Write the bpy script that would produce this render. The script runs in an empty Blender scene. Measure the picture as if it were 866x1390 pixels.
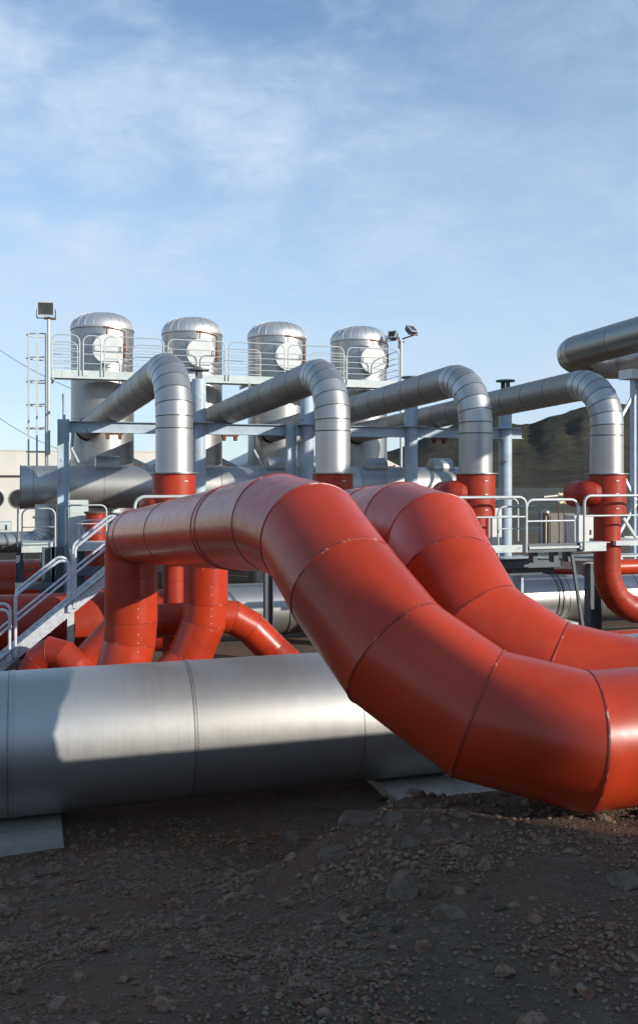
import bpy, math, random
from mathutils import Vector, Matrix, noise
R = math.radians
random.seed(7)
scene = bpy.context.scene
COL = scene.collection

# ------------------------------------------------------------------ camera frame
CAMZ = 3.3; FPX = 1250.0
TH = R(17.49)
FW = Vector((math.sin(TH), math.cos(TH), 0)); RT = Vector((math.cos(TH), -math.sin(TH), 0))
def at(px, py, Y=None, Z=None):
    """world point of a photo pixel on the vertical plane y = Y, or at depth Z"""
    a = (px-433.0)/FPX
    d = FW + RT*a
    if Z is None: Z = Y/d.y
    p = d*Z
    return Vector((p.x, p.y, CAMZ - (py-650.0)/FPX*Z))
def PX(px, Y): return at(px, 650, Y=Y).x

# ------------------------------------------------------------------ mesh builder
class MB:
    def __init__(s): s.v=[]; s.f=[]; s.mi=[]; s.sm=[]; s.uv=[]; s.sharp=set(); s.seg=[]; s.cur=.5
    def face(s, idx, mi=0, sm=False, uv=None):
        s.f.append(tuple(idx)); s.mi.append(mi); s.sm.append(sm); s.uv.append(uv or [(0,0)]*len(idx)); s.seg.append(s.cur)
    def obox(s, c, a, b, d, mi=0):
        c,a,b,d = map(Vector,(c,a,b,d)); n=len(s.v)
        for k in (-1,1):
            for j in (-1,1):
                for i in (-1,1): s.v.append(c+a*i+b*j+d*k)
        for q in ((0,2,3,1),(4,5,7,6),(0,1,5,4),(2,6,7,3),(0,4,6,2),(1,3,7,5)):
            if a.cross(b).dot(d) < 0: q=q[::-1]
            s.face([n+x for x in q], mi, False, [(s.v[n+x].x+s.v[n+x].y, s.v[n+x].z) for x in q])
    def box(s, x0,x1,y0,y1,z0,z1, mi=0):
        s.obox(((x0+x1)/2,(y0+y1)/2,(z0+z1)/2),((x1-x0)/2,0,0),(0,(y1-y0)/2,0),(0,0,(z1-z0)/2),mi)
    def bar(s, p0, p1, w, h, up=(0,0,1), mi=0, off=(0,0)):
        p0,p1=Vector(p0),Vector(p1); d=(p1-p0); L=d.length; d.normalize()
        u=Vector(up); sd=d.cross(u).normalized(); u=sd.cross(d).normalized()
        s.obox((p0+p1)/2+sd*off[0]+u*off[1], d*L/2, sd*w/2, u*h/2, mi)
    def hbeam(s, p0, p1, depth, width, t=.014, up=(0,0,1), mi=0):
        s.bar(p0,p1,width,t,up,mi,(0,depth/2-t/2)); s.bar(p0,p1,width,t,up,mi,(0,-depth/2+t/2))
        s.bar(p0,p1,t*.8,depth-2*t,up,mi)
    def sweep(s, path, r, segs=10, mi=0, seam=None, smi=1, caps=(True,True), sh=.004, sw=.007, rad=None, flat=False, sharp_joint=False):
        """tube with true mitred joints; seam = set of point indices that get a raised lap joint"""
        P=[Vector(p) for p in path]; n=len(P); seam=seam or set()
        D=[(P[i+1]-P[i]).normalized() for i in range(n-1)]
        up=Vector((0,0,1)) if abs(D[0].z)<.9 else Vector((0,-1,0))
        N=D[0].cross(up).normalized(); B=D[0].cross(N)
        frames=[(N,B)]
        for i in range(1,n-1):
            q=D[i-1].rotation_difference(D[i]); N=q@N; B=q@B; frames.append((N.copy(),B.copy()))
        cs=[(math.cos(2*math.pi*k/segs), math.sin(2*math.pi*k/segs)) for k in range(segs)]
        rings=[]  # (verts, v, mi of band after, sharp)
        def ring(i, fr, rr, off, m):
            N,B=frames[fr]; d=D[fr]; out=[]
            for c,sn in cs:
                e=N*c+B*sn
                t=-rr*e.dot(m)/d.dot(m)
                out.append(P[i]+e*rr+d*(t+off))
            return out
        L=0
        for i in range(n):
            if i: L+=(P[i]-P[i-1]).length
            ri=r if rad is None else rad[i]
            if i==0: m=D[0]; fa=fb=0
            elif i==n-1: m=D[-1]; fa=fb=n-2
            else: m=(D[i-1]+D[i]).normalized(); fa=i-1; fb=i
            if i in seam:
                a=-sw if i>0 else 0; b=sw if i<n-1 else 0
                if i>0: rings.append((ring(i,fa,ri,-sw,m),L-sw,smi,True))
                rings.append((ring(i,fa,ri+sh,-sw*.6 if i>0 else 0,m),L,smi,True))
                rings.append((ring(i,fb,ri+sh,sw*.6 if i<n-1 else 0,m),L,smi,True))
                if i<n-1: rings.append((ring(i,fb,ri,sw,m),L+sw,mi,True))
            else:
                rings.append((ring(i,fa,ri,0,m),L,mi,sharp_joint or i in(0,n-1)))
        base=len(s.v)
        for vs,_,_,_ in rings: s.v.extend(vs)
        for j in range(len(rings)-1):
            a=base+j*segs; b=a+segs; v0=rings[j][1]; v1=rings[j+1][1]
            if seam and abs(v1-v0)>.03: s.cur=SEGR.random()
            for k in range(segs):
                k2=(k+1)%segs; u0=k/segs*2*math.pi*r; u1=(k+1)/segs*2*math.pi*r
                s.face((a+k,b+k,b+k2,a+k2), rings[j][2], not flat, [(u0,v0),(u0,v1),(u1,v1),(u1,v0)])
        s.cur=.5
        for j,rg in enumerate(rings):
            if rg[3]:
                a=base+j*segs
                for k in range(segs):
                    e=(a+k,a+(k+1)%segs); s.sharp.add((min(e),max(e)))
        if caps[0]: s.face([base+k for k in range(segs)], mi)
        if caps[1]:
            a=base+(len(rings)-1)*segs; s.face([a+k for k in range(segs)][::-1], mi)
    def blob(s, c, size, seed, mi=0, sub=1, rough=.25, squash=1, smooth=False, rot=0):
        vs,fs=ICO[sub]; base=len(s.v); c=Vector(c)
        rnd=random.Random(seed); o=Vector((rnd.uniform(-50,50),rnd.uniform(-50,50),rnd.uniform(-50,50)))
        sx,sy,sz=size; cr,sr=math.cos(rot),math.sin(rot)
        for v in vs:
            k=1+rough*noise.noise(v*1.1+o)*2+rough*.5*noise.noise(v*2.7+o)
            x,y,z=v.x*sx*k,v.y*sy*k,v.z*sz*k
            s.v.append(c+Vector((x*cr-y*sr,x*sr+y*cr,z)))
        for f in fs: s.face([base+i for i in f],mi,smooth)
    def rock(s, c, size, seed, cuts=16, rot=0, sub=3):
        vs,fs=ICO[sub]; base=len(s.v); c=Vector(c); r2=random.Random(seed); sx,sy,sz=size; cr,sr=math.cos(rot),math.sin(rot)
        pl=[]
        for _ in range(cuts):
            n=Vector((r2.gauss(0,1),r2.gauss(0,1),r2.gauss(0,1))).normalized(); pl.append((n,r2.uniform(.55,.88)))
        o=Vector((r2.uniform(-50,50),)*3)
        for v in vs:
            p=v*(1+.2*noise.noise(v+o))
            for n,d in pl:
                k=p.dot(n)-d
                if k>0: p=p-n*k*.94
            p=p+v*(.035*noise.noise(v*5+o)+.02*noise.noise(v*12+o))
            x,y,z=p.x*sx*1.25,p.y*sy*1.25,p.z*sz*1.25
            s.v.append(c+Vector((x*cr-y*sr,x*sr+y*cr,z)))
        for f in fs: s.face([base+i for i in f],0,False)
    def build(s, name, mats, parent=None, loc=(0,0,0)):
        loc=Vector(loc)
        base = Vector(WLOC.get(parent.name,(0,0,0))) if parent else Vector((0,0,0))
        origin = base if parent else loc
        me=bpy.data.meshes.new(name)
        me.from_pydata([tuple(v-origin) for v in s.v],[],s.f)
        if not isinstance(mats,(list,tuple)): mats=[mats]
        for m in mats: me.materials.append(m)
        me.polygons.foreach_set('material_index',[min(x,len(mats)-1) for x in s.mi])
        me.polygons.foreach_set('use_smooth',s.sm)
        uvl=me.uv_layers.new(name='UVMap'); flat=[]
        for u in s.uv:
            for a,b in u: flat+= [a,b]
        uvl.data.foreach_set('uv',flat)
        at_=me.attributes.new('seg','FLOAT','FACE'); at_.data.foreach_set('value',s.seg)
        if s.sharp:
            me.edges.foreach_set('use_edge_sharp',[ (min(e.vertices),max(e.vertices)) in s.sharp for e in me.edges])
        me.update()
        o=bpy.data.objects.new(name,me); COL.objects.link(o)
        if parent: o.parent=parent; WLOC[o.name]=tuple(base)
        else: o.location=origin; WLOC[o.name]=tuple(origin)
        return o
WLOC={}
SEGR=random.Random(11)
def ico(sub):
    t=(1+5**.5)/2
    v=[Vector(p).normalized() for p in [(-1,t,0),(1,t,0),(-1,-t,0),(1,-t,0),(0,-1,t),(0,1,t),(0,-1,-t),(0,1,-t),(t,0,-1),(t,0,1),(-t,0,-1),(-t,0,1)]]
    f=[(0,11,5),(0,5,1),(0,1,7),(0,7,10),(0,10,11),(1,5,9),(5,11,4),(11,10,2),(10,7,6),(7,1,8),(3,9,4),(3,4,2),(3,2,6),(3,6,8),(3,8,9),(4,9,5),(2,4,11),(6,2,10),(8,6,7),(9,8,1)]
    for _ in range(sub):
        cache={}; nf=[]
        def mid(a,b):
            k=(min(a,b),max(a,b))
            if k not in cache: cache[k]=len(v); v.append(((v[a]+v[b])/2).normalized())
            return cache[k]
        for a,b,c in f:
            x,y,z=mid(a,b),mid(b,c),mid(c,a); nf+=[(a,x,z),(b,y,x),(c,z,y),(x,y,z)]
        f=nf
    return v,f
ICO={i:ico(i) for i in range(4)}

def tag(o,label=None,cat=None,group=None,kind=None):
    if label: o['label']=label
    if cat: o['category']=cat
    if group: o['group']=group
    if kind: o['kind']=kind
    return o
def thing(name,label,cat,loc=(0,0,0),group=None):
    o=bpy.data.objects.new(name,None); COL.objects.link(o); o.location=loc; o.empty_display_size=.3
    WLOC[o.name]=tuple(loc); return tag(o,label,cat,group)
def copy_tree(o,parent=None,dx=None):
    c=o.copy(); COL.objects.link(c); c.parent=parent
    if dx is not None: c.location=Vector(o.location)+Vector(dx)
    WLOC[c.name]=tuple(c.location) if parent is None else WLOC[parent.name]
    for ch in list(o.children): copy_tree(ch,c)
    return c
def fillet(pts, r, n=5):
    P=[Vector(p) for p in pts]; out=[P[0]]
    for i in range(1,len(P)-1):
        a=(P[i-1]-P[i]); b=(P[i+1]-P[i]); la,lb=a.length,b.length; a.normalize(); b.normalize()
        ang=a.angle(b); 
        if ang>3.1: out.append(P[i]); continue
        t=min(r/math.tan(ang/2), la*.49, lb*.49); rr=t*math.tan(ang/2)
        c=P[i]+(a+b).normalized()*(rr/math.sin(ang/2))
        s0=P[i]+a*t-c; s1=P[i]+b*t-c; th=s0.angle(s1); ax=s0.cross(s1).normalized()
        for k in range(n+1): out.append(c+Matrix.Rotation(th*k/n,3,ax)@s0)
    out.append(P[-1]); return out
def arc_bend(p0,p1,p2,r,n):
    """gored elbow: mitre points between p0->p1->p2"""
    return fillet([p0,p1,p2],r,n)[1:-1]
def subdiv(a,b,n): a,b=Vector(a),Vector(b); return [a.lerp(b,k/n) for k in range(1,n)]

# ------------------------------------------------------------------ materials
def mat(name):
    m=bpy.data.materials.new(name); m.use_nodes=True; nt=m.node_tree
    return m,nt,nt.nodes['Principled BSDF'],nt.nodes.new,nt.links.new
def ramp(nt,fac,stops):
    r=nt.nodes.new('ShaderNodeValToRGB'); nt.links.new(fac,r.inputs[0]); e=r.color_ramp.elements
    while len(e)>len(stops): e.remove(e[-1])
    while len(e)<len(stops): e.new(.5)
    for q,(p,c) in zip(e,stops): q.position=p; q.color=(*c,1) if len(c)==3 else c
    return r.outputs[0]
def noise_n(nt,scale,detail=4,coord='Object',vec_scale=None,rough=.55,dist=0):
    tc=nt.nodes.new('ShaderNodeTexCoord'); out=tc.outputs[coord]
    if vec_scale:
        mp=nt.nodes.new('ShaderNodeMapping'); mp.inputs['Scale'].default_value=vec_scale; nt.links.new(out,mp.inputs[0]); out=mp.outputs[0]
    n=nt.nodes.new('ShaderNodeTexNoise'); n.inputs['Scale'].default_value=scale; n.inputs['Detail'].default_value=detail
    n.inputs['Roughness'].default_value=rough; n.inputs['Distortion'].default_value=dist
    nt.links.new(out,n.inputs['Vector']); return n.outputs[0]
def mrange(nt,v,a,b,c,d):
    n=nt.nodes.new('ShaderNodeMapRange'); nt.links.new(v,n.inputs[0])
    for i,x in zip((1,2,3,4),(a,b,c,d)): n.inputs[i].default_value=x
    return n.outputs[0]
def bump(nt,b,h,strength,dist):
    n=nt.nodes.new('ShaderNodeBump'); n.inputs['Strength'].default_value=strength; n.inputs['Distance'].default_value=dist
    nt.links.new(h,n.inputs['Height']); nt.links.new(n.outputs[0],b.inputs['Normal'])
def mixc(nt,fac,a,b,mode='MIX'):
    n=nt.nodes.new('ShaderNodeMix'); n.data_type='RGBA'; n.blend_type=mode
    if hasattr(fac,'links'): nt.links.new(fac,n.inputs[0])
    else: n.inputs[0].default_value=fac
    for i,x in ((6,a),(7,b)):
        if hasattr(x,'links'): nt.links.new(x,n.inputs[i])
        else: n.inputs[i].default_value=(*x,1)
    return n.outputs[2]
def seg_tone(nt,c,lo,hi):
    a=nt.nodes.new('ShaderNodeAttribute'); a.attribute_name='seg'
    v=mrange(nt,a.outputs['Fac'],0,1,lo,hi); cb=nt.nodes.new('ShaderNodeCombineColor')
    for i in range(3): nt.links.new(v,cb.inputs[i])
    return mixc(nt,1.0,c,cb.outputs[0],'MULTIPLY')
def red_paint(name,base,rough,coat=.25,dirt=.5):
    m,nt,b,N,Lk=mat(name)
    big=noise_n(nt,1.3,5); fine=noise_n(nt,9,6); strk=noise_n(nt,1,5,'UV',(14,1.2,1))
    dark=tuple(x*.72 for x in base); lite=tuple(min(1,x*1.12+.004) for x in base)
    c=ramp(nt,big,[(.3,dark),(.55,base),(.75,lite)])
    dust=ramp(nt,fine,[(.55,(0,0,0)),(.8,(1,1,1))])
    c=mixc(nt,mrange(nt,dust,0,1,0,.10*dirt),c,(.33,.13,.09))
    c=mixc(nt,mrange(nt,strk,.58,.8,0,.22*dirt),c,(.16,.03,.02))
    c=seg_tone(nt,c,.90,1.08)
    Lk(c,b.inputs['Base Color']); b.inputs['Specular IOR Level'].default_value=.36
    Lk(mrange(nt,fine,.25,.8,rough*.85,rough*1.25),b.inputs['Roughness'])
    b.inputs['Coat Weight'].default_value=coat; b.inputs['Coat Roughness'].default_value=.14
    bump(nt,b,noise_n(nt,2.2,2),.14,.03)
    return m
def silver(name,base=.58,rough=.36,warm=(1,.985,.96),dirt=.5,aniso=.0):
    m,nt,b,N,Lk=mat(name)
    b.inputs['Metallic'].default_value=.84
    strk=noise_n(nt,1,5,'UV',(1.2,70,1),.6); big=noise_n(nt,.9,5); sp=noise_n(nt,7,6,rough=.7)
    lo=tuple(base*.95*w for w in warm); hi=tuple(base*1.04*w for w in warm)
    c=ramp(nt,strk,[(.3,lo),(.7,hi)])
    c=mixc(nt,mrange(nt,big,.45,.8,0,.32*dirt),c,tuple(base*.66*w for w in (1,.93,.82)))
    c=mixc(nt,mrange(nt,sp,.6,.85,0,.2*dirt),c,tuple(base*.5*w for w in (1,.94,.86)))
    c=seg_tone(nt,c,.84,1.08)
    Lk(c,b.inputs['Base Color'])
    a=N('ShaderNodeMath'); a.operation='ADD'
    Lk(mrange(nt,strk,.25,.75,rough*.96,rough*1.06),a.inputs[0]); Lk(mrange(nt,sp,.4,.8,0,.05),a.inputs[1])
    Lk(a.outputs[0],b.inputs['Roughness'])
    bump(nt,b,noise_n(nt,2.6,2),.14,.02)
    return m
def paint(name,c,rough=.5,metal=0,var=.15,scale=3,rust=0,rustc=(.16,.05,.02),b_=.05,warm=None):
    m,nt,b,N,Lk=mat(name)
    n=noise_n(nt,scale,6,rough=.65)
    col=ramp(nt,n,[(.3,tuple(x*(1-var) for x in c)),(.7,tuple(min(1,x*(1+var*.6)) for x in c))])
    if rust:
        rn=noise_n(nt,scale*1.7,8,rough=.7,dist=.6)
        col=mixc(nt,mrange(nt,rn,.62-.12*rust,.70-.12*rust,0,1),col,rustc)
    Lk(col,b.inputs['Base Color']); b.inputs['Metallic'].default_value=metal
    Lk(mrange(nt,n,.3,.7,rough*.85,min(1,rough*1.15)),b.inputs['Roughness'])
    if b_: bump(nt,b,noise_n(nt,scale*6,4),b_,.01)
    return m
M={}
M['red']=red_paint('red_enamel',(.45,.039,.010),.33,.12,.9)
M['red_dull']=red_paint('red_weathered',(.36,.031,.011),.45,.05,1.2)
M['red_seam']=paint('red_lap_seam',(.30,.027,.012),.4,0,.4,8,rust=.35,rustc=(.5,.32,.26))
M['silver']=silver('aluminium_cladding',.50,.42)
M['silver_shaded']=silver('aluminium_shade_tone',.27,.30,dirt=.8,warm=(1,.98,.95))  # unlit look of the loop's upper run, put into the base colour
M['silver_big']=silver('aluminium_pipeline',.50,.46,dirt=.8,warm=(1,.98,.94))
M['silver_tank']=silver('aluminium_tank',.45,.42)
M['silver_dome']=silver('aluminium_dome',.66,.52,dirt=.6)
M['silver_dull']=silver('aluminium_weathered_shaded',.33,.50,dirt=1.2,warm=(1,.93,.84))  # weathered tone, plus the sloping runs' brown underside shade put into the colour
M['seam']=paint('dark_lap_seam',(.15,.14,.13),.5,.6,.3,8)
M['seam_lt']=paint('grey_lap_seam',(.36,.35,.33),.45,.9,.3,8)
M['blue']=paint('blue_grey_steel',(.42,.50,.57),.45,0,.2,2.5,rust=.10)
M['blue_dk']=paint('dark_grey_steel',(.10,.12,.135),.5,0,.2,3)
M['galv']=paint('galvanised_steel',(.60,.63,.66),.45,.2,.25,14)
M['rail']=paint('pale_grey_rail',(.50,.54,.53),.4,.1,.12,6)
M['deck']=paint('pale_grey_plate',(.55,.60,.57),.5,0,.18,3,rust=.02)
M['white']=paint('white_lid_paint',(.64,.64,.61),.45,0,.1,3)
M['wall']=paint('pale_render_wall',(.66,.62,.55),.8,0,.1,.6)
M['shed']=paint('grey_shed_cladding',(.42,.42,.40),.6,.2,.15,1)
M['boxbrown']=paint('brown_grey_enamel',(.13,.115,.10),.5,0,.2,3)
M['rust']=paint('rusty_iron',(.17,.065,.035),.8,.1,.5,10,b_=.3)
M['dark']=paint('black_rubber',(.015,.016,.018),.5,0,.3,6)
M['lampglass']=paint('lamp_glass',(.05,.055,.05),.08,0,.6,3,b_=0)
M['cream']=paint('cream_enamel',(.7,.6,.38),.4,0,.2,8)
def concrete():
    m,nt,b,N,Lk=mat('weathered_concrete')
    n=noise_n(nt,2.5,8,rough=.7); f=noise_n(nt,40,4)
    c=ramp(nt,n,[(.25,(.24,.215,.18)),(.5,(.38,.35,.30)),(.75,(.46,.43,.37))])
    c=mixc(nt,mrange(nt,f,.5,.75,0,.35),c,(.13,.125,.12)); Lk(c,b.inputs['Base Color']); b.inputs['Roughness'].default_value=.9
    bump(nt,b,f,.35,.01); return m
M['concrete']=concrete()
def ground_mat():
    m,nt,b,N,Lk=mat('lava_gravel_ground')
    big=noise_n(nt,.9,6,rough=.6); med=noise_n(nt,7,7,rough=.7); fine=noise_n(nt,45,6,rough=.75)
    c=ramp(nt,med,[(.28,(.062,.044,.028)),(.5,(.120,.085,.053)),(.72,(.185,.140,.092))])
    c=mixc(nt,mrange(nt,big,.42,.62,0,.7),c,ramp(nt,fine,[(.3,(.11,.045,.024)),(.7,(.22,.098,.054))]))
    c=mixc(nt,mrange(nt,fine,.6,.8,0,.5),c,(.14,.12,.10))
    tcf=N('ShaderNodeTexCoord'); sf=N('ShaderNodeSeparateXYZ'); Lk(tcf.outputs['Object'],sf.inputs[0])
    c=mixc(nt,mrange(nt,sf.outputs[1],34,70,0,1),c,ramp(nt,noise_n(nt,.05,6),[(.35,(.040,.038,.024)),(.65,(.085,.080,.045))]))
    Lk(c,b.inputs['Base Color']); b.inputs['Roughness'].default_value=.95
    v=N('ShaderNodeTexVoronoi'); v.inputs['Scale'].default_value=55
    tc=N('ShaderNodeTexCoord'); Lk(tc.outputs['Object'],v.inputs['Vector'])
    a=N('ShaderNodeMath'); a.operation='SUBTRACT'; Lk(fine,a.inputs[0]); Lk(v.outputs[0],a.inputs[1])
    bump(nt,b,a.outputs[0],.9,.03); return m
M['ground']=ground_mat()
def stone_mat(name,cols,scale=9):
    m,nt,b,N,Lk=mat(name)
    n=noise_n(nt,scale,5,rough=.7); f=noise_n(nt,scale*6,5,rough=.7)
    c=ramp(nt,n,[(.22+.6*i/len(cols),q) for i,q in enumerate(cols)])
    c=mixc(nt,mrange(nt,f,.55,.8,0,.4),c,(.11,.10,.092))
    Lk(c,b.inputs['Base Color']); b.inputs['Roughness'].default_value=.93; bump(nt,b,f,.5,.006); return m
M['stone']=stone_mat('loose_lava_stones',[(.034,.027,.020),(.100,.074,.050),(.17,.075,.040),(.20,.16,.112),(.085,.066,.048)],26)
M['rock']=stone_mat('grey_lava_rock',[(.05,.036,.025),(.10,.072,.050),(.16,.118,.080)],7)
M['ochre']=stone_mat('ochre_stones',[(.09,.045,.018),(.18,.08,.028),(.25,.125,.045)],20)
M['grass']=paint('grass_blades',(.07,.10,.02),.7,0,.4,8,b_=0)
M['moss']=paint('mossy_patch',(.05,.042,.018),.95,0,.4,12,b_=.4)
def hill_mat():
    m,nt,b,N,Lk=mat('moss_and_lava_hillside')
    n=noise_n(nt,.018,8,rough=.62); f=noise_n(nt,.12,8,rough=.7,vec_scale=(1,1,.35))
    c=ramp(nt,n,[(.32,(.045,.036,.029)),(.47,(.076,.064,.045)),(.6,(.086,.078,.046)),(.75,(.090,.070,.054))])
    c=mixc(nt,mrange(nt,f,.5,.68,0,.75),c,(.045,.038,.030))
    Lk(c,b.inputs['Base Color']); b.inputs['Roughness'].default_value=1; b.inputs['Specular IOR Level'].default_value=.1
    bump(nt,b,f,.8,6); return m
M['hill']=hill_mat()

# ------------------------------------------------------------------ ground
def smooth(a,b,x):
    t=max(0,min(1,(x-a)/(b-a))); return t*t*(3-2*t)
def gz(x,y):
    right=smooth(.7,2.2,x)
    zl=1.62-1.86*max(0,min(1,(y-2.9)/6.0))
    zr=1.62-.20*smooth(3.0,5.0,y); zr=zr-(zr+.24)*max(0,min(1,(y-5.0)/2.6))**.8
    z=zl+(zr-zl)*right
    z+=.03*math.exp(-((x-1.9)**2/.35+(y-4.6)**2/.4))       # low mound before the bend
    z=z+(-.5-z)*smooth(11.5,14.0,y)
    d=math.hypot(x,y)
    if d<40:
        p=Vector((x,y,0)); k=1 if y<9 else .4
        z+=k*(.045*noise.noise(p*1.3)+.022*noise.noise(p*4.1)+.010*noise.noise(p*11))
    return z
def axis(c0,c1,step,lo,hi):
    a=[]; x=c0
    while x<=c1+1e-6: a.append(x); x+=step
    s=step; x=c1
    while x<hi: s*=1.22; x+=s; a.append(x)
    s=step; x=c0
    while x>lo: s*=1.22; x-=s; a.insert(0,x)
    return a
xs=axis(-3.6,5.6,.06,-4000,4000); ys=axis(1.8,10.0,.06,-4000,5000)
g=MB(); nx=len(xs)
for y in ys:
    for x in xs: g.v.append(Vector((x,y,gz(x,y))))
for j in range(len(ys)-1):
    for i in range(nx-1):
        a=j*nx+i; g.face((a,a+1,a+nx+1,a+nx),0,True)
tag(g.build('ground',M['ground']),kind='structure')

def ground_hit(px,py):
    """first ground point along a pixel's ray"""
    d=FW+RT*((px-433)/FPX); t=(py-650)/FPX; Z=2.0
    while Z<12:
        p=d*Z
        if CAMZ-t*Z<=gz(p.x,p.y): break
        Z+=.02
    return Vector((p.x,p.y,gz(p.x,p.y))),Z
# loose stones
st=MB(); rnd=random.Random(3)
def scatter(mb,n,zr,sz,seed,sub=0,arng=(-.44,.44)):
    rr=random.Random(seed)
    for i in range(n):
        Z=math.sqrt(rr.uniform(zr[0]**2,zr[1]**2)); a=rr.uniform(*arng)
        p=(FW+RT*a)*Z
        cl=noise.noise(Vector((p.x*1.6,p.y*1.6,seed)))
        if rr.random()>.62+.9*cl: continue
        s=sz[0]+(sz[1]-sz[0])*rr.random()**3
        s*=1+.5*max(0,cl)
        mb.blob((p.x,p.y,gz(p.x,p.y)+s*.25),(s*rr.uniform(.8,1.3),s*rr.uniform(.7,1.1),s*rr.uniform(.5,.85)),i+seed*7919,sub=sub,rough=.3,rot=rr.uniform(0,6.3))
scatter(st,26000,(2.3,4.6),(.003,.012),1)
scatter(st,15000,(4.2,9.6),(.006,.024),2)
scatter(st,600,(2.4,9.3),(.018,.040),3,sub=1)
rr=random.Random(77)
for i in range(260):
    Z=math.sqrt(rr.uniform(2.4**2,9**2)); p=(FW+RT*rr.uniform(-.42,.42))*Z; sz=.02+.05*rr.random()**2.5
    st.rock((p.x,p.y,gz(p.x,p.y)-sz*.1),(sz,sz*.8,sz*.7),i+900,cuts=9,rot=rr.uniform(0,6),sub=1)
tag(st.build('gravel',M['stone']),kind='stuff')
oc=MB(); rr=random.Random(5)
for i in range(150):
    p,_z=ground_hit(300+rr.gauss(0,60),1140+rr.gauss(0,9)); s=.006+.022*rr.random()**2
    oc.blob((p.x,p.y,gz(p.x,p.y)+s*.3),(s*1.3,s,s*.6),i,sub=0,rough=.3,rot=rr.uniform(0,6))
tag(oc.build('ochre_gravel',M['ochre']),kind='stuff')
ms=MB()
for i in range(30):
    a=rr.uniform(.03,.2); Z=3.6+rr.random()*.9; p=(FW+RT*a)*Z; s=.008+.02*rr.random()
    ms.blob((p.x,p.y,gz(p.x,p.y)),(s*1.3,s*1.2,s*.6),i+400,sub=1,rough=.25)
tag(ms.build('moss',M['moss']),kind='stuff')

rocks=[ (490,1118,62,34,'pale brown rock half buried below the upper elbow of the gravel mound'),
 (535,1117,36,26,'rounded grey rock just right of the brown half-buried one'),
 (455,1165,48,34,'low dusty rock on the left slope of the gravel mound'),
 (548,1218,58,60,'tall upright rusty-grey boulder in the middle of the foreground'),
 (612,1244,46,32,'smooth grey stone lying right of the upright foreground boulder'),
 (852,1200,52,34,'dark slab-sided rock cut off by the right edge of the photo'),
 (92,1172,26,22,'small dark grey rock, uppermost of the cluster below the left plinth'),
 (66,1190,32,24,'brownish rock at the front of the cluster below the left plinth'),
 (35,1190,26,16,'flat little rock at the left end of the cluster below the left plinth'),
 (70,1205,26,14,'low flat stone lying in front of the cluster below the left plinth'),
 (200,1172,30,20,'dark lone rock on the gravel between the plinths, left of the ochre stones'),
 (168,1166,22,20,'dark small rock left of the lone rock in the open gravel'),
 (625,1108,30,20,'rock poking from the mound under the red pipe'),
 (578,1128,26,18,'small rusty rock on top of the gravel mound'),
 (560,1150,30,22,'mid-size rock embedded in the reddish face of the mound'),
 (395,1140,30,16,'flat rock left of the mound at the foot of the silver pipeline'),
 (375,1255,18,12,'small pale chip of rock in the lower centre gravel'),
 (240,1172,20,12,'small stone at the right of the ochre patch'),
 (690,1175,18,12,'small stone alone in the gravel under the lower red run')]
for i,(px,py,w,h,lab) in enumerate(rocks):
    p,Z=ground_hit(px,py); sx=w/FPX*Z/2; sz=h/FPX*Z/2
    m=MB(); m.rock(p+Vector((0,0,-sz*.2)),(sx*1.0,sx*.85,sz*1.05),i*13+5,rot=rnd.uniform(0,3))
    tag(m.build('rock',M['rock'],None,p),lab,'rock','rocks lying in the gravel')
def tuft(px,py,hh,n,name,label):
    p,Z=ground_hit(px,py); m=MB(); r2=random.Random(px)
    for i in range(n):
        a=r2.uniform(0,6.28); l=hh*r2.uniform(.5,1); q=p+Vector((r2.gauss(0,.035),r2.gauss(0,.03),-.005))
        tip=q+Vector((math.cos(a)*l*.6,math.sin(a)*l*.6,l*.8)); mid=q.lerp(tip,.5)+Vector((0,0,l*.18)); s=Vector((-math.sin(a),math.cos(a),0))*.003
        n0=len(m.v); m.v+= [q-s,q+s,mid+s*.8,mid-s*.8,tip]; m.face((n0,n0+1,n0+2,n0+3)); m.face((n0+3,n0+2,n0+4))
    tag(m.build(name,M['grass'],None,p),label,'grass')
tuft(520,1088,.085,120,'grass_tuft','small green grass tuft left of the right concrete plinth')

# ------------------------------------------------------------------ hills
hm=MB()
prof=[(300,640),(420,632),(500,622),(545,611),(580,598),(605,588),(620,582),(640,576),(660,578),(672,574),(684,574),(690,581),(705,583),(722,583),(745,574),(770,567),(800,560),(830,558),(850,558),(900,556),(980,548),(1100,556),(1400,590),(1800,630),(2300,648)]
def ridge(px):
    for (a,b),(c,d) in zip(prof,prof[1:]):
        if a<=px<=c: return b+(d-b)*(px-a)/(c-a)
    return 648
cols=[300+ (6*i if i<130 else 780+(i-130)*20) for i in range(190)]; NR=46
for c in cols:
    for j in range(NR):
        t=j/(NR-4); Z=380+420*min(t,1.15)
        ry=ridge(c)
        h=(650-ry)/FPX*800*1.11+CAMZ+.5
        k=min(1,t); prf=k**1.25 if t<=1 else max(0,1-(t-1)*3)
        p=at(c,650,Z=Z); q=Vector((p.x,p.y,0))
        gl=noise.noise(Vector((c*.02,t*1.2,3)))*.16+noise.noise(Vector((c*.055,t*3,9)))*.07+noise.noise(Vector((c*.2,t*7,1)))*.02
        z=-.6+h*prf*(1+gl*(1-k)*k*3)+ (noise.noise(q*.06)*1.6+noise.noise(q*.15)*.8)*(k if t>.05 else 0)
        hm.v.append(Vector((p.x,p.y,z)))
for i in range(len(cols)-1):
    for j in range(NR-1):
        a=i*NR+j; hm.face((a,a+NR,a+NR+1,a+1),0,True)
tag(hm.build('mountain',M['hill']),kind='structure')

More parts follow.
